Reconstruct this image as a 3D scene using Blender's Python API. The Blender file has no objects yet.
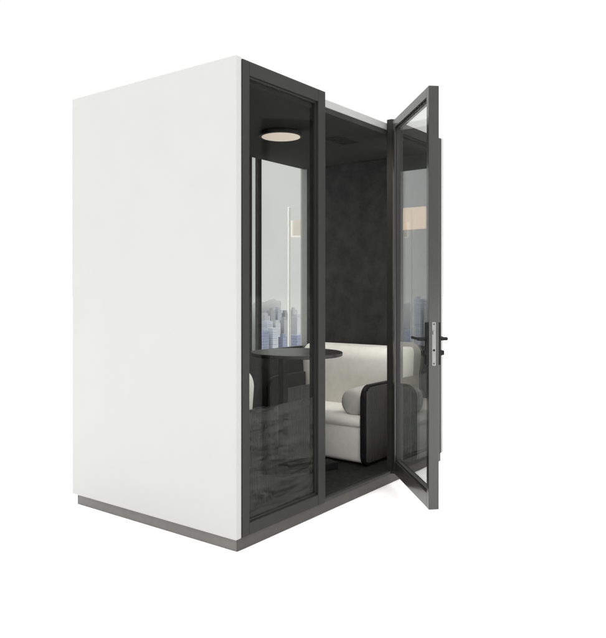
import bpy, bmesh, math, random
from mathutils import Vector, Matrix
random.seed(7)
S = bpy.context.scene
COL = S.collection
R = math.radians

# ------------------------------------------------------------------ materials
def mat(name, color, rough=0.5, metal=0.0, var=0.0, scale=8.0, bump=0.0, bscale=200.0, spec=0.5, emit=None, estr=0.0,
        detail=4.0):
    m = bpy.data.materials.new(name); m.use_nodes = True
    nt = m.node_tree; b = nt.nodes['Principled BSDF']
    b.inputs['Roughness'].default_value = rough
    b.inputs['Metallic'].default_value = metal
    b.inputs['Specular IOR Level'].default_value = spec
    tc = nt.nodes.new('ShaderNodeTexCoord')
    if var > 0:
        n = nt.nodes.new('ShaderNodeTexNoise'); n.inputs['Scale'].default_value = scale
        n.inputs['Detail'].default_value = detail; n.inputs['Roughness'].default_value = 0.65
        nt.links.new(tc.outputs['Object'], n.inputs['Vector'])
        r = nt.nodes.new('ShaderNodeValToRGB')
        r.color_ramp.elements[0].position = 0.3; r.color_ramp.elements[1].position = 0.7
        r.color_ramp.elements[0].color = tuple(c*(1-var) for c in color) + (1,)
        r.color_ramp.elements[1].color = tuple(min(1, c*(1+var)) for c in color) + (1,)
        nt.links.new(n.outputs['Fac'], r.inputs['Fac'])
        nt.links.new(r.outputs['Color'], b.inputs['Base Color'])
        mr = nt.nodes.new('ShaderNodeMapRange')
        mr.inputs['To Min'].default_value = max(0.02, rough-0.06); mr.inputs['To Max'].default_value = min(1, rough+0.06)
        nt.links.new(n.outputs['Fac'], mr.inputs['Value']); nt.links.new(mr.outputs['Result'], b.inputs['Roughness'])
    else:
        b.inputs['Base Color'].default_value = tuple(color) + (1,)
    if bump > 0:
        n2 = nt.nodes.new('ShaderNodeTexNoise'); n2.inputs['Scale'].default_value = bscale
        n2.inputs['Detail'].default_value = 3.0
        nt.links.new(tc.outputs['Object'], n2.inputs['Vector'])
        bp = nt.nodes.new('ShaderNodeBump'); bp.inputs['Strength'].default_value = bump
        bp.inputs['Distance'].default_value = 0.004
        nt.links.new(n2.outputs['Fac'], bp.inputs['Height']); nt.links.new(bp.outputs['Normal'], b.inputs['Normal'])
    if emit:
        b.inputs['Emission Color'].default_value = tuple(emit) + (1,)
        b.inputs['Emission Strength'].default_value = estr
    return m

def glass(name, tint, f0, grazing):
    """thin pane: clear transmission plus a Schlick mirror reflection at each face"""
    m = bpy.data.materials.new(name); m.use_nodes = True
    nt = m.node_tree; N = nt.nodes; L = nt.links
    N.remove(N['Principled BSDF']); out = N['Material Output']
    geo = N.new('ShaderNodeNewGeometry')
    dot = N.new('ShaderNodeVectorMath'); dot.operation = 'DOT_PRODUCT'
    L.new(geo.outputs['Normal'], dot.inputs[0]); L.new(geo.outputs['Incoming'], dot.inputs[1])
    ab = N.new('ShaderNodeMath'); ab.operation = 'ABSOLUTE'; L.new(dot.outputs['Value'], ab.inputs[0])
    om = N.new('ShaderNodeMath'); om.operation = 'SUBTRACT'; om.inputs[0].default_value = 1.0
    L.new(ab.outputs[0], om.inputs[1])
    pw = N.new('ShaderNodeMath'); pw.operation = 'POWER'; pw.inputs[1].default_value = 5.0; L.new(om.outputs[0], pw.inputs[0])
    ma = N.new('ShaderNodeMath'); ma.operation = 'MULTIPLY_ADD'; ma.use_clamp = True
    ma.inputs[1].default_value = grazing; ma.inputs[2].default_value = f0; L.new(pw.outputs[0], ma.inputs[0])
    tr = N.new('ShaderNodeBsdfTransparent'); tr.inputs['Color'].default_value = tuple(tint) + (1,)
    gl = N.new('ShaderNodeBsdfGlossy'); gl.inputs['Roughness'].default_value = 0.0
    gl.inputs['Color'].default_value = (0.95, 0.97, 0.96, 1)
    mx = N.new('ShaderNodeMixShader'); L.new(ma.outputs[0], mx.inputs[0]); L.new(tr.outputs[0], mx.inputs[1]); L.new(gl.outputs[0], mx.inputs[2])
    L.new(mx.outputs[0], out.inputs['Surface'])
    return m

def reflection_sheet(name):
    """smoky translucent sheet with a streaky marble room reflection painted into its colour"""
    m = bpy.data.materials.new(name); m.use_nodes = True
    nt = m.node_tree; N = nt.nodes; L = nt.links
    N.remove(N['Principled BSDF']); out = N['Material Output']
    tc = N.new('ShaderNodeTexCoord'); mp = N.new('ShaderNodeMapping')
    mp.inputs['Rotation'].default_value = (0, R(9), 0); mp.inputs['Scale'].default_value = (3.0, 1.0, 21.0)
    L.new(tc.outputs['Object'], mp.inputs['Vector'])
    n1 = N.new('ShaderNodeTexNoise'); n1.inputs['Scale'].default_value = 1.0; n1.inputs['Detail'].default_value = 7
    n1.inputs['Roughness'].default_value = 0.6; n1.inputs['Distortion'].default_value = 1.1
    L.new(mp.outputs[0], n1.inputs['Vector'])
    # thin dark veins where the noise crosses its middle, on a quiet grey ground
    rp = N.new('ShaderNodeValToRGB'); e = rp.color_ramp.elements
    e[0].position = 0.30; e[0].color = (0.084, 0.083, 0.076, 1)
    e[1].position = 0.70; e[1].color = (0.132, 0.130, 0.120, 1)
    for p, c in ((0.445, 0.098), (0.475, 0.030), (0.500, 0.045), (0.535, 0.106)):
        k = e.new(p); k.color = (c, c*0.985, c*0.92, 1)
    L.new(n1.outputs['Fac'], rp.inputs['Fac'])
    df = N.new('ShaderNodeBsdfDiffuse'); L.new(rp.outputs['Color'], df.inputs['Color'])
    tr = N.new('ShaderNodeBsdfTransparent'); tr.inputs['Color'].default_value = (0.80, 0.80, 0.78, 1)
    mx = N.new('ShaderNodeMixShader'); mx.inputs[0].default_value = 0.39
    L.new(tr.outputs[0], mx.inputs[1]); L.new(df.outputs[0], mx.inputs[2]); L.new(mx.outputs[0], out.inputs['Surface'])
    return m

def facade(name, wall, win, sx, sz, gap=0.35):
    """city facade: rows of window strips"""
    m = bpy.data.materials.new(name); m.use_nodes = True
    nt = m.node_tree; b = nt.nodes['Principled BSDF']; b.inputs['Roughness'].default_value = 0.7
    tc = nt.nodes.new('ShaderNodeTexCoord')
    mp = nt.nodes.new('ShaderNodeMapping'); mp.inputs['Rotation'].default_value = (R(90), 0, 0)
    sp = nt.nodes.new('ShaderNodeSeparateXYZ'); nt.links.new(tc.outputs['Object'], sp.inputs[0])
    ad = nt.nodes.new('ShaderNodeMath'); ad.operation = 'ADD'
    nt.links.new(sp.outputs['X'], ad.inputs[0]); nt.links.new(sp.outputs['Y'], ad.inputs[1])
    cb = nt.nodes.new('ShaderNodeCombineXYZ')
    nt.links.new(ad.outputs[0], cb.inputs['X']); nt.links.new(sp.outputs['Z'], cb.inputs['Y'])
    br = nt.nodes.new('ShaderNodeTexBrick'); br.offset = 0.0
    br.inputs['Scale'].default_value = 1.0
    br.inputs['Brick Width'].default_value = sx; br.inputs['Row Height'].default_value = sz
    br.inputs['Mortar Size'].default_value = sz*gap; br.inputs['Mortar Smooth'].default_value = 0.0
    br.inputs['Color1'].default_value = tuple(win) + (1,)
    br.inputs['Color2'].default_value = tuple(c*1.9 for c in win) + (1,)
    br.inputs['Bias'].default_value = 0.1
    br.inputs['Mortar'].default_value = tuple(wall) + (1,)
    nt.links.new(cb.outputs[0], br.inputs['Vector']); nt.links.new(br.outputs['Color'], b.inputs['Base Color'])
    return m

M = {}
M['white'] = mat('white_powder_coat', (0.363, 0.362, 0.349), 0.42, var=0.012, scale=3.0, bump=0.03, bscale=350, spec=0.35)
M['edge'] = mat('white_roof_edge', (0.31, 0.31, 0.298), 0.5, var=0.03, scale=12)
M['frame'] = mat('anodised_frame', (0.017, 0.0170, 0.0148), 0.5, var=0.08, scale=14, bump=0.03, bscale=500, spec=0.22)
M['door_frame'] = mat('satin_door_frame', (0.025, 0.025, 0.0218), 0.18, var=0.06, scale=14, spec=0.6)
M['trim'] = mat('grey_aluminium_trim', (0.22, 0.225, 0.22), 0.4, metal=0.3, var=0.05, scale=20)
M['plinth'] = mat('plinth_metal', (0.115, 0.110, 0.100), 0.45, metal=0.2, var=0.12, scale=9)
M['felt'] = mat('charcoal_felt', (0.036, 0.0365, 0.0365), 0.95, var=0.28, scale=9.0, bump=0.5, bscale=180, spec=0.1, detail=8)
M['ceil'] = mat('dark_ceiling_panel', (0.022, 0.022, 0.021), 0.85, var=0.2, scale=9, spec=0.2)
M['carpet'] = mat('dark_carpet', (0.020, 0.020, 0.019), 0.95, var=0.45, scale=26, bump=0.6, bscale=300, spec=0.1, detail=8)
M['cream'] = mat('cream_upholstery', (0.80, 0.785, 0.73), 0.9, var=0.05, scale=16, bump=0.35, bscale=420, spec=0.15)
M['bolster'] = mat('grey_cream_fabric', (0.44, 0.436, 0.41), 0.9, var=0.06, scale=20, bump=0.4, bscale=420, spec=0.15)
M['black'] = mat('black_lacquer', (0.010, 0.010, 0.010), 0.5, var=0.2, scale=12, spec=0.12)
M['flute'] = mat('black_fluted_panel', (0.042, 0.0415, 0.038), 0.5, var=0.15, scale=12)
M['ribbed'] = mat('dark_ribbed_panel', (0.062, 0.061, 0.056), 0.55, var=0.12, scale=10)
M['table'] = mat('black_table_laminate', (0.014, 0.014, 0.013), 0.38, var=0.2, scale=10)
M['steel'] = mat('brushed_steel', (0.24, 0.24, 0.23), 0.4, metal=0.9, var=0.12, scale=30)
M['gasket'] = mat('black_rubber_gasket', (0.012, 0.012, 0.012), 0.6)
M['reflection_sheet'] = reflection_sheet('smoky_marble_reflection')
M['floor'] = mat('white_studio_floor', (0.90, 0.90, 0.90), 0.9, spec=0.0, var=0.004, scale=0.5)
M['lamp'] = mat('warm_diffuser', (0.75, 0.68, 0.60), 0.6, emit=(1.0, 0.83, 0.70), estr=0.45)
M['peach'] = mat('peach_panel', (0.64, 0.45, 0.31), 0.55, emit=(1.0, 0.66, 0.42), estr=0.22, var=0.06, scale=14)
M['pole'] = mat('white_lamp_pole', (0.86, 0.86, 0.85), 0.4)
M['shade'] = mat('peach_lamp_shade', (0.70, 0.66, 0.62), 0.8, emit=(1.0, 0.92, 0.84), estr=0.14)
M['pane_grey'] = glass('grey_film_glass', (0.86, 0.87, 0.86), 0.02, 0.3)
M['smoked'] = glass('smoked_glass', (0.86, 0.865, 0.85), 0.006, 0.16)
M['clear'] = glass('coated_glass', (0.955, 0.96, 0.95), 0.005, 0.13)
M['door_glass'] = glass('door_glass', (0.90, 0.905, 0.895), 0.04, 0.96)

# ------------------------------------------------------------------ mesh helpers
def link(name, bm, m, parent=None, smooth=False, loc=None):
    me = bpy.data.meshes.new(name)
    bmesh.ops.recalc_face_normals(bm, faces=bm.faces[:])
    bm.to_mesh(me); bm.free()
    o = bpy.data.objects.new(name, me); COL.objects.link(o)
    me.materials.append(m)
    if smooth:
        for p in me.polygons: p.use_smooth = True
    if parent: o.parent = parent
    if loc: o.location = loc
    return o

def box(bm, x0, y0, z0, x1, y1, z1, bev=0.0, seg=2):
    mtx = Matrix.Translation(((x0+x1)/2, (y0+y1)/2, (z0+z1)/2)) @ Matrix.Diagonal((abs(x1-x0), abs(y1-y0), abs(z1-z0), 1))
    b2 = bmesh.new(); bmesh.ops.create_cube(b2, size=1.0, matrix=mtx)
    if bev > 0:
        bmesh.ops.bevel(b2, geom=b2.edges[:], offset=bev, segments=seg, profile=0.5, affect='EDGES', clamp_overlap=True)
    merge(bm, b2)

def merge(bm, b2, mtx=None):
    if mtx: bmesh.ops.transform(b2, matrix=mtx, verts=b2.verts[:])
    vm = {}
    for v in b2.verts: vm[v] = bm.verts.new(v.co)
    for f in b2.faces:
        try: bm.faces.new([vm[v] for v in f.verts])
        except ValueError: pass
    b2.free()

def cyl(bm, p0, p1, r, seg=32, r2=None, bev=0.0):
    p0 = Vector(p0); p1 = Vector(p1); d = p1-p0
    b2 = bmesh.new()
    bmesh.ops.create_cone(b2, cap_ends=True, segments=seg, radius1=r, radius2=r if r2 is None else r2, depth=d.length)
    if bev > 0:
        es = [e for e in b2.edges if any(len(f.verts) > 4 for f in e.link_faces)]
        bmesh.ops.bevel(b2, geom=es, offset=bev, segments=5, profile=0.5, affect='EDGES', clamp_overlap=True)
    q = Vector((0, 0, 1)).rotation_difference(d.normalized()).to_matrix().to_4x4()
    merge(bm, b2, Matrix.Translation((p0+p1)/2) @ q)

def prism(bm, pts, axis, a, b, bev=0.0, seg=2):
    """extrude outline pts (2D) along an axis from a to b"""
    b2 = bmesh.new()
    def co(p, t):
        if axis == 'x': return (t, p[0], p[1])
        if axis == 'y': return (p[0], t, p[1])
        return (p[0], p[1], t)
    va = [b2.verts.new(co(p, a)) for p in pts]; vb = [b2.verts.new(co(p, b)) for p in pts]
    fa = b2.faces.new(va); fb = b2.faces.new(vb[::-1])
    n = len(pts)
    for i in range(n): b2.faces.new((va[i], va[(i+1) % n], vb[(i+1) % n], vb[i]))
    if bev > 0:
        es = list(set(fa.edges[:] + fb.edges[:]))
        bmesh.ops.bevel(b2, geom=es, offset=bev, segments=seg, profile=0.5, affect='EDGES', clamp_overlap=True)
    merge(bm, b2)

def rrect(x0, z0, x1, z1, rs, n=8):
    """rounded rectangle outline; rs = radii at (x0z0, x1z0, x1z1, x0z1)"""
    pts = []
    for (cx, cz, r, a0) in ((x0+rs[0], z0+rs[0], rs[0], 180), (x1-rs[1], z0+rs[1], rs[1], 270),
                            (x1-rs[2], z1-rs[2], rs[2], 0), (x0+rs[3], z1-rs[3], rs[3], 90)):
        if r <= 1e-5: pts.append((cx, cz)); continue
        for i in range(n+1):
            a = R(a0 + 90*i/n); pts.append((cx+r*math.cos(a), cz+r*math.sin(a)))
    return pts

def cushion(name, x0, y0, z0, x1, y1, z1, m, parent, r=0.05, puff=0.012, noise=0.003):
    """upholstered block: rounded, slightly crowned faces, a little uneven"""
    bm = bmesh.new(); box(bm, x0, y0, z0, x1, y1, z1, bev=r, seg=6)
    es = [e for e in bm.edges if e.calc_length() > 0.12]
    bmesh.ops.subdivide_edges(bm, edges=es, cuts=7, use_grid_fill=True)
    c = Vector(((x0+x1)/2, (y0+y1)/2, (z0+z1)/2)); h = Vector(((x1-x0)/2, (y1-y0)/2, (z1-z0)/2))
    from mathutils import noise as NZ
    for v in bm.verts:
        q = Vector(((v.co.x-c.x)/h.x, (v.co.y-c.y)/h.y, (v.co.z-c.z)/h.z))
        for i in range(3):
            j, k = [t for t in range(3) if t != i]
            v.co[i] += puff*(1-q[j]**2)*(1-q[k]**2)*(1 if q[i] > 0 else -1)*min(1, abs(q[i])*1.2)
        v.co += NZ.noise_vector(v.co*7)*noise
    o = link(name, bm, m, parent, smooth=True)
    return o

def empty(name, loc, label, cat, group=None):
    o = bpy.data.objects.new(name, None); COL.objects.link(o); o.location = loc
    o.empty_display_size = 0.1
    o['label'] = label; o['category'] = cat
    if group: o['group'] = group
    return o

def tag(o, label, cat, group=None):
    o['label'] = label; o['category'] = cat
    if group: o['group'] = group
    return o

# ------------------------------------------------------------------ the setting
W, D, H = 2.2, 1.25, 2.3
bm = bmesh.new()
bmesh.ops.create_circle(bm, cap_ends=True, segments=96, radius=150)
fl = link('floor', bm, M['floor']); fl['kind'] = 'structure'

# ------------------------------------------------------------------ the pod
pod = empty('meeting_pod', (0, 0, 0), 'white office meeting pod with dark framed glass front and its door standing open', 'office pod')

def shell():
    for x0, x1 in ((0.0, 0.041), (W-0.041, W)):
        bm = bmesh.new(); box(bm, x0, 0, 0.06, x1, D, H, bev=0.006, seg=3)
        link('side_panel', bm, M['white'], pod)
    bm = bmesh.new(); box(bm, 0.022, 0.016, 0.0, W-0.022, D-0.02, 0.0585, bev=0.002)
    link('plinth', bm, M['plinth'], pod)
    bm = bmesh.new(); box(bm, 0.024, 0.012, 0.001, W-0.024, 0.0155, 0.0580, bev=0.0008)  # added strip: the plinth front's shade put into a darker colour
    link('shaded_front_strip', bm, mat('brown_grey_shaded_front', (0.060, 0.055, 0.048), 0.5, var=0.12, scale=9, spec=0.3), pod)
    bm = bmesh.new(); box(bm, 0.042, 0.035, 2.226, W-0.042, D-0.004, 2.270, bev=0.004)
    link('roof', bm, M['edge'], pod)
    bm = bmesh.new(); box(bm, 0.042, 0.037, 2.196, W-0.042, D-0.05, 2.2255)
    # air grille slots in the ceiling, near the right end
    for i in range(9): box(bm, 1.30+0.028*i, 0.30, 2.1935, 1.312+0.028*i, 0.42, 2.1955)
    link('ceiling_panel', bm, M['ceil'], pod)
    bm = bmesh.new(); box(bm, 0.042, 0.03, 0.060, W-0.042, D-0.05, 0.074)
    link('carpet', bm, M['carpet'], pod)
    # right end wall lining
    bm = bmesh.new(); box(bm, 2.135, 0.062, 0.075, W-0.042, 1.166, 2.195, bev=0.003)
    link('felt_panel', bm, M['felt'], pod)
    bm = bmesh.new(); box(bm, 0.042, 0.062, 0.075, 0.062, D-0.06, 2.195, bev=0.003)
    link('felt_panel', bm, M['felt'], pod)
    # rear wall: solid at the left and below the window
    bm = bmesh.new()
    box(bm, 0.042, 1.195, 0.075, 1.455, D-0.004, 2.1955)
    box(bm, 1.457, 1.195, 0.075, W-0.042, D-0.004, 0.735)
    link('rear_wall', bm, M['felt'], pod)
    # door sill under the opening
    bm = bmesh.new(); box(bm, 0.718, 0.004, 0.060, 1.446, 0.029, 0.080, bev=0.003)
    link('threshold', bm, M['gasket'], pod)
shell()

def window_frame(bm, x0, x1, z0, z1, y0, y1, sl, sr, st, sb):
    box(bm, x0, y0, z0, x0+sl, y1, z1, bev=0.0025)
    box(bm, x1-sr, y0, z0, x1, y1, z1, bev=0.0025)
    box(bm, x0+sl+0.0002, y0+0.0006, z1-st, x1-sr-0.0002, y1, z1, bev=0.0025)
    box(bm, x0+sl+0.0002, y0+0.0006, z0, x1-sr-0.0002, y1, z0+sb, bev=0.0025)

def gasket(bm, x0, x1, z0, z1, y0, y1, t=0.008):
    box(bm, x0, y0, z0, x0+t, y1, z1); box(bm, x1-t, y0, z0, x1, y1, z1)
    box(bm, x0+t, y0, z1-t, x1-t, y1, z1); box(bm, x0+t, y0, z0, x1-t, y1, z0+t)

def fixed_window(x0, x1, sl, sr, y1=0.056):
    bm = bmesh.new(); window_frame(bm, x0, x1, 0.062, 2.290, -0.004, y1, sl, sr, 0.066, 0.058)
    f = link('fixed_window', bm, M['frame'], pod)
    bm = bmesh.new(); gasket(bm, x0+sl+0.0005, x1-sr-0.0005, 0.1205, 2.2235, 0.012, 0.028)
    link('gasket', bm, M['gasket'], f)
    bm = bmesh.new(); box(bm, x0+sl+0.006, 0.016, 0.125, x1-sr-0.006, 0.024, 2.219)
    link('glass', bm, M['smoked'] if x0 < 1 else M['clear'], f)
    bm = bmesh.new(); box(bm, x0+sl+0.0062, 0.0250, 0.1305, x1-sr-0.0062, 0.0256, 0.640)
    link('painted_reflection', bm, M['reflection_sheet'], f)  # marble room reflection painted on a sheet behind the lower glass
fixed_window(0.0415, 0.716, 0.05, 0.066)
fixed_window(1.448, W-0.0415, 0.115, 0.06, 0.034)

def rear_window():
    bm = bmesh.new()
    z0, z1 = 0.7355, 2.2255
    box(bm, 1.590, 1.214, z0, 1.628, 1.246, z1, bev=0.002)
    box(bm, 1.4565, 1.214, z0, 1.518, 1.246, z1, bev=0.002)
    box(bm, 1.6285, 1.214, z0, 2.1495, 1.246, z0+0.03, bev=0.002)
    f = link('rear_window', bm, M['frame'], pod)
    bm = bmesh.new(); box(bm, 2.150, 1.170, z0, W-0.042, 1.226, z1, bev=0.001)
    link('window_trim', bm, M['trim'], f)
    bm = bmesh.new(); box(bm, 1.5185, 1.222, z0, 1.5895, 1.230, z1)
    link('glass', bm, M['pane_grey'], f)
    bm = bmesh.new(); box(bm, 1.6285, 1.222, z0+0.030, 2.1495, 1.230, z1)
    link('glass', bm, M['clear'], f)
rear_window()

# ---- the door, hinged on the right jamb and swung 43.5 degrees out
DW, DT, DZ0, DZ1, ANG = 0.775, 0.054, 0.084, 2.268, 43.5
hinge = Vector((1.436, -0.008, 0))
def door():
    # local frame: +x runs from hinge to free edge along the leaf, +y out of the inner face (towards the pod), z up
    bm = bmesh.new()
    sh, sf, st, sb = 0.070, 0.040, 0.052, 0.078
    box(bm, 0, -DT, DZ0, sh, 0, DZ1, bev=0.0025)
    box(bm, DW-sf, -DT, DZ0, DW, 0, DZ1, bev=0.0025)
    box(bm, sh+0.0002, -DT+0.0005, DZ1-st, DW-sf-0.0002, -0.0005, DZ1, bev=0.0025)
    box(bm, sh+0.0002, -DT+0.0005, DZ0, DW-sf-0.0002, -0.0005, DZ0+sb, bev=0.0025)
    d = link('door', bm, M['door_frame'], pod)
    u = Vector((-math.cos(R(ANG)), -math.sin(R(ANG)), 0)); n = Vector((u.y, -u.x, 0))   # n: towards the pod side
    d.matrix_local = Matrix(((u.x, n.x, 0, hinge.x), (u.y, n.y, 0, hinge.y), (0, 0, 1, 0), (0, 0, 0, 1)))
    bm = bmesh.new()
    x0, x1, z0, z1 = sh+0.0005, DW-sf-0.0005, DZ0+sb+0.0005, DZ1-st-0.0005
    t = 0.007
    for (a, b, c, e) in ((x0, x0+t, z0, z1), (x1-t, x1, z0, z1), (x0+t, x1-t, z1-t, z1), (x0+t, x1-t, z0, z0+t)):
        box(bm, a, -0.034, c, b, -0.012, e)
    link('gasket', bm, M['gasket'], d)
    bm = bmesh.new(); box(bm, x0+0.004, -0.027, z0+0.004, x1-0.004, -0.019, z1-0.004)
    link('glass', bm, M['door_glass'], d)
    # lock forend let into the free edge, with latch, keyhole and screws
    xe = DW
    bm = bmesh.new(); prism(bm, rrect(-0.037, 0.825, -0.017, 1.050, (0.004,)*4), 'x', xe-0.003, xe+0.0022, bev=0.0006)
    lk = link('lock_plate', bm, M['steel'], d)
    bm = bmesh.new(); box(bm, xe+0.0023, -0.034, 0.985, xe+0.011, -0.020, 1.005, bev=0.002)
    link('latch', bm, M['steel'], lk)
    bm = bmesh.new(); cyl(bm, (xe+0.0023, -0.027, 0.905), (xe+0.0035, -0.027, 0.905), 0.006, 16)
    link('keyhole', bm, M['black'], lk)
    for z in (0.836, 1.039):
        bm = bmesh.new(); cyl(bm, (xe+0.0023, -0.027, z), (xe+0.0033, -0.027, z), 0.004, 12)
        link('screw', bm, M['gasket'], lk)
    # lever handle and escutcheon on both faces
    for s, yb in ((1, 0.0), (-1, -DT)):
        bm = bmesh.new()
        y = lambda t: yb + s*t
        def bx(x0, t0, z0, x1, t1, z1, bev=0.002): box(bm, x0, min(y(t0), y(t1)), z0, x1, max(y(t0), y(t1)), z1, bev=bev)
        bx(DW-0.039, 0.0003, 0.828, DW-0.004, 0.011, 1.048, 0.003)
        h = link('door_handle', bm, M['black'], d)
        bm = bmesh.new()
        cyl(bm, (DW-0.0215, y(0.011), 0.962), (DW-0.0215, y(0.050), 0.962), 0.0095, 20)
        bx(DW-0.150, 0.040, 0.955, DW-0.012, 0.054, 0.969, 0.005)
        link('lever', bm, M['black'], h, smooth=False)
        bm = bmesh.new()
        cyl(bm, (DW-0.0215, y(0.011), 0.890), (DW-0.0215, y(0.020), 0.890), 0.015, 24)
        bx(DW-0.0275, 0.020, 0.878, DW-0.0155, 0.034, 0.902, 0.002)
        link('thumb_turn', bm, M['black'], h)
    # pivot hinges at the top and bottom of the hung stile
    for z in (DZ0-0.012, DZ1):
        bm = bmesh.new(); cyl(bm, (0.012, -0.012, z+0.0003), (0.012, -0.012, z+0.0117), 0.010, 20)
        link('hinge', bm, M['black'], d)
    return d
door()

# ------------------------------------------------------------------ ceiling light
lt = empty('ceiling_light', (1.0, 0.53, 2.195), 'round ceiling light with black rim and warm diffuser inside the pod', 'ceiling light')
bm = bmesh.new(); cyl(bm, (0, 0, -0.001), (0, 0, -0.027), 0.135, 64)
link('lamp_housing', bm, M['black'], lt)
bm = bmesh.new(); cyl(bm, (0, 0, -0.0275), (0, 0, -0.030), 0.120, 64, bev=0.0015)
link('diffuser', bm, M['lamp'], lt)
L = bpy.data.lights.new('lamp_bulb', 'AREA'); L.shape = 'DISK'; L.size = 0.22; L.energy = 9.0; L.color = (1.0, 0.94, 0.87)
lo = bpy.data.objects.new('bulb', L); COL.objects.link(lo); lo.parent = lt; lo.location = (0, 0, -0.036)

# ------------------------------------------------------------------ sofas
def make_sofa(loc, rot, depth, length, seat_h, back_t, label):
    """local: back against x=0, seat runs to x=depth, length along y centred, z from the carpet"""
    s = empty('sofa', loc, label, 'sofa'); s.rotation_euler = (0, 0, rot)
    hl = length/2; a = 0.034
    cushion('seat_base', 0.02, -hl+a+0.002, 0.012, depth-0.035, hl-a-0.002, seat_h-0.066, M['cream'], s, r=0.025, puff=0.004, noise=0.002)
    cushion('seat_cushion', back_t-0.05, -hl+a+0.004, seat_h-0.078, depth-0.02, hl-a-0.004, seat_h, M['cream'], s, r=0.036, puff=0.010)
    # backrest: tall block with a soft rolled top edge
    bm = bmesh.new()
    prof = rrect(0.0, 0.12, back_t, 0.735, (0.0, 0.0, 0.095, 0.05), 10)
    prism(bm, prof, 'y', -hl+0.012, hl-0.012, bev=0.05, seg=7)
    bmesh.ops.triangulate(bm, faces=[f for f in bm.faces if len(f.verts) > 4])
    bk = link('backrest', bm, M['cream'], s, smooth=True)
    md = bk.modifiers.new('soft', 'WEIGHTED_NORMAL'); md.keep_sharp = False
    for sg in (-1, 1):
        y0, y1 = (hl-a, hl) if sg > 0 else (-hl, -hl+a)
        bm = bmesh.new()
        out = rrect(0.0, 0.006, depth, 0.525, (0.01, 0.055, 0.075, 0.01))
        prism(bm, out, 'y', y0, y1, bev=0.006, seg=3)
        ap = link('armrest', bm, M['black'], s)
        bm = bmesh.new()
        x = 0.022
        while x < depth-0.024:
            yy = y1 if sg > 0 else y0
            d1 = max(0.0, x-(depth-0.075)); d2 = max(0.0, x-(depth-0.055))
            top = 0.450 + math.sqrt(max(0.0, 0.075**2-(d1+0.009*(d1 > 0))**2)) - 0.014
            bot = 0.061 - math.sqrt(max(0.0, 0.055**2-(d2+0.009*(d2 > 0))**2)) + 0.016
            cyl(bm, (x, yy-0.001*sg, bot), (x, yy-0.001*sg, top), 0.0085, 10, bev=0.003)
            x += 0.0185
        link('fluting', bm, M['flute'], ap, smooth=True)
    return s
make_sofa((2.128, 0.593, 0.074), math.pi, 0.700, 0.816, 0.318, 0.285,
          'cream sofa with black fluted arms against the felt wall on the right')
make_sofa((0.068, 0.593, 0.074), 0.0, 0.445, 0.816, 0.318, 0.288,
          'cream sofa half hidden on the left between white side panel and table')

# bolster cushion lying along the near arm
bm = bmesh.new()
cyl(bm, (0, 0, 0), (0.40, 0, 0), 0.092, 40, bev=0.035)
bo = link('bolster', bm, M['bolster'], None, smooth=True, loc=(1.48, 0.320, 0.474))
tag(bo, 'grey cylindrical bolster cushion lying on the sofa seat beside the fluted arm', 'cushion')

# ------------------------------------------------------------------ table
tb = empty('side_table', (0.985, 0.50, 0.0742), 'black pedestal table with round top standing behind the fixed glass', 'table')
bm = bmesh.new(); cyl(bm, (0.135, 0.0, 0.728), (0.135, 0.0, 0.752), 0.292, 72, bev=0.006)
link('tabletop', bm, M['table'], tb)
bm = bmesh.new(); box(bm, -0.024, -0.02, 0.0465, 0.024, 0.02, 0.7275, bev=0.003)
link('post', bm, M['black'], tb)
bm = bmesh.new()
b2 = bmesh.new(); box(b2, -0.024, -0.06, 0.0, 0.37, 0.06, 0.046, bev=0.003)
merge(bm, b2, Matrix.Rotation(R(-22), 4, 'Z'))
link('base_plate', bm, M['black'], tb)
bm = bmesh.new()
box(bm, 0.03, 0.044, 0.05, 0.45, 0.058, 0.52, bev=0.002)
for i in range(22): cyl(bm, (0.04+0.0192*i, 0.044, 0.054), (0.04+0.0192*i, 0.044, 0.516), 0.0085, 10)
link('modesty_panel', bm, M['ribbed'], tb)

# peach panel on the end wall, given a faint glow of its own
bm = bmesh.new(); box(bm, 2.112, 0.10, 1.655, 2.1345, 0.345, 1.815, bev=0.004)
tag(link('peach_wall_panel', bm, M['peach']), 'flat peach coloured rectangular panel on the dark wall behind the door glass', 'wall light')

# floor lamp standing just outside the rear window
fl2 = empty('floor_lamp', (2.135, 1.345, 0.0005), 'slim white floor lamp with peach shade standing outside the rear window', 'floor lamp')
bm = bmesh.new(); cyl(bm, (0, 0, 0), (0, 0, 0.018), 0.085, 40, bev=0.004); link('base', bm, M['pole'], fl2)
bm = bmesh.new(); cyl(bm, (0, 0, 0.0185), (0, 0, 1.90), 0.0125, 20, bev=0.003); link('pole', bm, M['pole'], fl2)
bm = bmesh.new(); cyl(bm, (0.155, 0, 1.668), (0.155, 0, 1.796), 0.105, 40); link('lamp_shade', bm, M['shade'], fl2)

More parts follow.
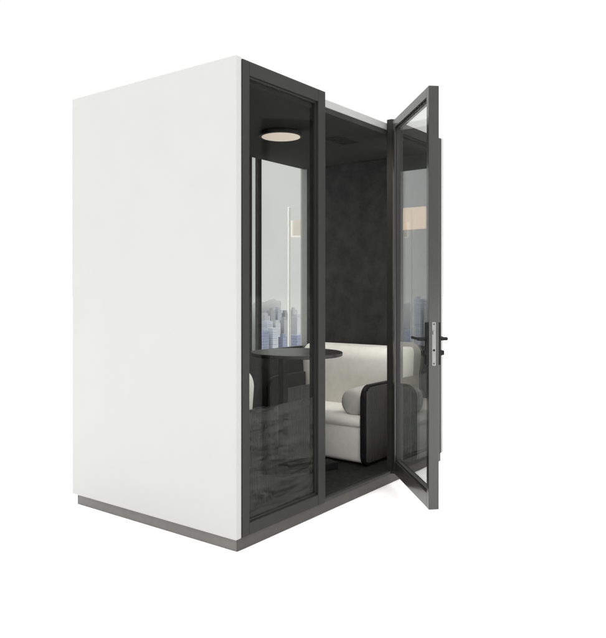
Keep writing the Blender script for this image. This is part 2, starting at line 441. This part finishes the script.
# ------------------------------------------------------------------ city beyond the rear window
cf = [facade('pale_facade', (0.50, 0.51, 0.53), (0.26, 0.28, 0.33), 0.019, 0.013),  # distance haze put into the paler facade colours
      facade('banded_facade', (0.46, 0.48, 0.52), (0.20, 0.23, 0.31), 0.25, 0.018),
      facade('grey_facade', (0.35, 0.36, 0.38), (0.22, 0.24, 0.28), 0.014, 0.016),
      facade('deep_blue_facade', (0.25, 0.27, 0.35), (0.09, 0.11, 0.21), 0.020, 0.026, 0.22)]
def tower(x, y, w, d, h, k, label, crown=0):
    bm = bmesh.new(); box(bm, -w/2, -d/2, 0, w/2, d/2, h)
    if crown == 1:
        box(bm, -w*0.3, -d*0.3, h+0.0005, w*0.25, d*0.3, h+0.03)
    elif crown == 2:
        box(bm, -w*0.46, -d*0.46, h+0.0005, w*0.46, d*0.46, h+0.015); box(bm, -w*0.1, -d*0.2, h+0.016, w*0.3, d*0.2, h+0.04)
    o = link('office_building', bm, cf[k], loc=(x, y, 0.0005))
    tag(o, label, 'building', 'city buildings seen through the rear window')
CITY = [
 (3.137, 2.44, 0.087, 0.070, 0.951, 0, 'pale office block at the left end of the skyline beyond the rear window', 1),
 (3.234, 2.44, 0.077, 0.062, 0.990, 2, 'grey office tower second from the left in the window skyline', 2),
 (3.351, 2.44, 0.067, 0.054, 1.009, 1, 'slim bluish tower standing highest left of the white lamp pole', 1),
 (3.471, 2.44, 0.068, 0.055, 0.974, 2, 'slim grey tower just left of the white lamp pole', 1),
 (3.612, 2.44, 0.080, 0.065, 0.992, 0, 'pale office tower just right of the white lamp pole', 2),
 (3.758, 2.44, 0.081, 0.066, 1.011, 2, 'grey tower at the right end of the skyline beyond the rear window', 2),
 (2.928, 2.24, 0.094, 0.076, 0.912, 1, 'banded grey office block in the middle row at left of the window', 0),
 (3.045, 2.22, 0.074, 0.060, 0.878, 0, 'pale banded office block in the middle row above the blue blocks', 2),
 (3.175, 2.22, 0.064, 0.052, 0.914, 2, 'narrow grey block in the middle row beside the lamp pole', 1),
 (3.421, 2.24, 0.121, 0.098, 0.937, 0, 'wide pale block with roof plant room right of the lamp pole', 1),
 (2.556, 1.98, 0.088, 0.071, 0.839, 3, 'deep blue low building at bottom left of the window view', 0),
 (2.678, 1.96, 0.079, 0.064, 0.862, 1, 'banded blue grey low building above the far table edge', 0),
 (2.804, 1.94, 0.070, 0.057, 0.772, 3, 'deep blue low building in the middle of the window view', 1),
 (3.051, 1.96, 0.124, 0.100, 0.777, 3, 'wide deep blue low building at bottom right of the window view', 0),
 (2.70, 2.42, .11, .11, 1.115, 1, 'dark blue tower mirrored in the open door glass', 2),
 (2.54, 2.40, .11, .11, 1.075, 2, 'grey tower mirrored beside the blue one in the door glass', 1),
]
for c in CITY: tower(*c)
# faint ridge behind the city, its haze put into the pale colour
bm = bmesh.new()
pts = [(2.35+0.044*i, 1.095+0.022*math.sin(i*0.33)+0.009*math.sin(i*1.1+1)+0.005*math.sin(i*2.7)) for i in range(34)]
prism(bm, [(2.35, 0.002)] + pts + [(pts[-1][0], 0.002)], 'y', 2.54, 2.585)
hl_ = link('hills', bm, mat('pale_hillside', (0.53, 0.54, 0.55), 0.9, var=0.03, scale=6)); hl_['kind'] = 'structure'
# sky beyond the window: a curved sheet behind the city
skm = bpy.data.materials.new('overcast_sky'); skm.use_nodes = True
nt = skm.node_tree; nt.nodes.remove(nt.nodes['Principled BSDF'])
em = nt.nodes.new('ShaderNodeEmission'); em.inputs['Strength'].default_value = 1.0
tc = nt.nodes.new('ShaderNodeTexCoord'); nz = nt.nodes.new('ShaderNodeTexNoise'); nz.inputs['Scale'].default_value = 1.4
nz.inputs['Detail'].default_value = 3
nt.links.new(tc.outputs['Object'], nz.inputs['Vector'])
rp = nt.nodes.new('ShaderNodeValToRGB')
rp.color_ramp.elements[0].position = 0.3; rp.color_ramp.elements[1].position = 0.7
rp.color_ramp.elements[0].color = (0.86, 0.87, 0.88, 1); rp.color_ramp.elements[1].color = (0.94, 0.945, 0.945, 1)
nt.links.new(nz.outputs['Fac'], rp.inputs['Fac']); nt.links.new(rp.outputs['Color'], em.inputs['Color'])
nt.links.new(em.outputs[0], nt.nodes['Material Output'].inputs['Surface'])
bm = bmesh.new()
path = [(2.30, 2.62)] + [(3.2+0.75*math.sin(R(a)), 1.87+0.75*math.cos(R(a))) for a in range(0, 91, 10)] + [(3.95, 1.75)]
path = [(p[0], p[1]) for p in path]
outer = [(p[0]+0.02, p[1]+0.02) for p in path]
prism(bm, path + outer[::-1], 'z', 0.001, 2.74)
sk = link('sky', bm, skm); sk['kind'] = 'structure'

# ------------------------------------------------------------------ light
w = bpy.data.worlds.new('World'); S.world = w; w.use_nodes = True
bg = w.node_tree.nodes['Background']
# white studio dome: even white round the horizon, stronger overhead, added to bleach floor shadows
wn, wl = w.node_tree.nodes, w.node_tree.links
wt = wn.new('ShaderNodeTexCoord'); ws = wn.new('ShaderNodeSeparateXYZ'); wl.new(wt.outputs['Generated'], ws.inputs[0])
wm = wn.new('ShaderNodeMapRange'); wm.interpolation_type = 'SMOOTHSTEP'
wm.inputs['From Min'].default_value = 0.40; wm.inputs['From Max'].default_value = 0.80
wm.inputs['To Min'].default_value = 1.0; wm.inputs['To Max'].default_value = 3.5
wl.new(ws.outputs['Z'], wm.inputs['Value']); wl.new(wm.outputs['Result'], bg.inputs['Strength'])
bg.inputs['Color'].default_value = (1, 1, 1, 1)
sl = bpy.data.lights.new('Sun', 'SUN'); sl.energy = 0.7; sl.angle = R(25); sl.color = (1.0, 0.985, 0.96)
so = bpy.data.objects.new('sun', sl); COL.objects.link(so)
so.rotation_euler = Vector((0.85, 0.10, -1.0)).to_track_quat('-Z', 'Y').to_euler()

# ------------------------------------------------------------------ camera
cd = bpy.data.cameras.new('Camera'); cam = bpy.data.objects.new('camera', cd); COL.objects.link(cam)
cam.location = (-2.369, -2.148, 1.21)
fw = Vector((0.8022, 0.5970, 0.0))
cam.rotation_euler = fw.to_track_quat('-Z', 'Y').to_euler()
cd.sensor_fit = 'HORIZONTAL'; cd.sensor_width = 36.0; cd.lens = 36.0*692/606
cd.shift_y = -28.0/606; cd.clip_start = 0.05; cd.clip_end = 1000
S.camera = cam

S.render.engine = 'CYCLES'
S.cycles.max_bounces = 14; S.cycles.diffuse_bounces = 6; S.cycles.glossy_bounces = 8
S.cycles.transparent_max_bounces = 24; S.cycles.transmission_bounces = 8
S.view_settings.view_transform = 'Standard'; S.view_settings.look = 'None'
S.view_settings.exposure = 0.0; S.view_settings.gamma = 1.0
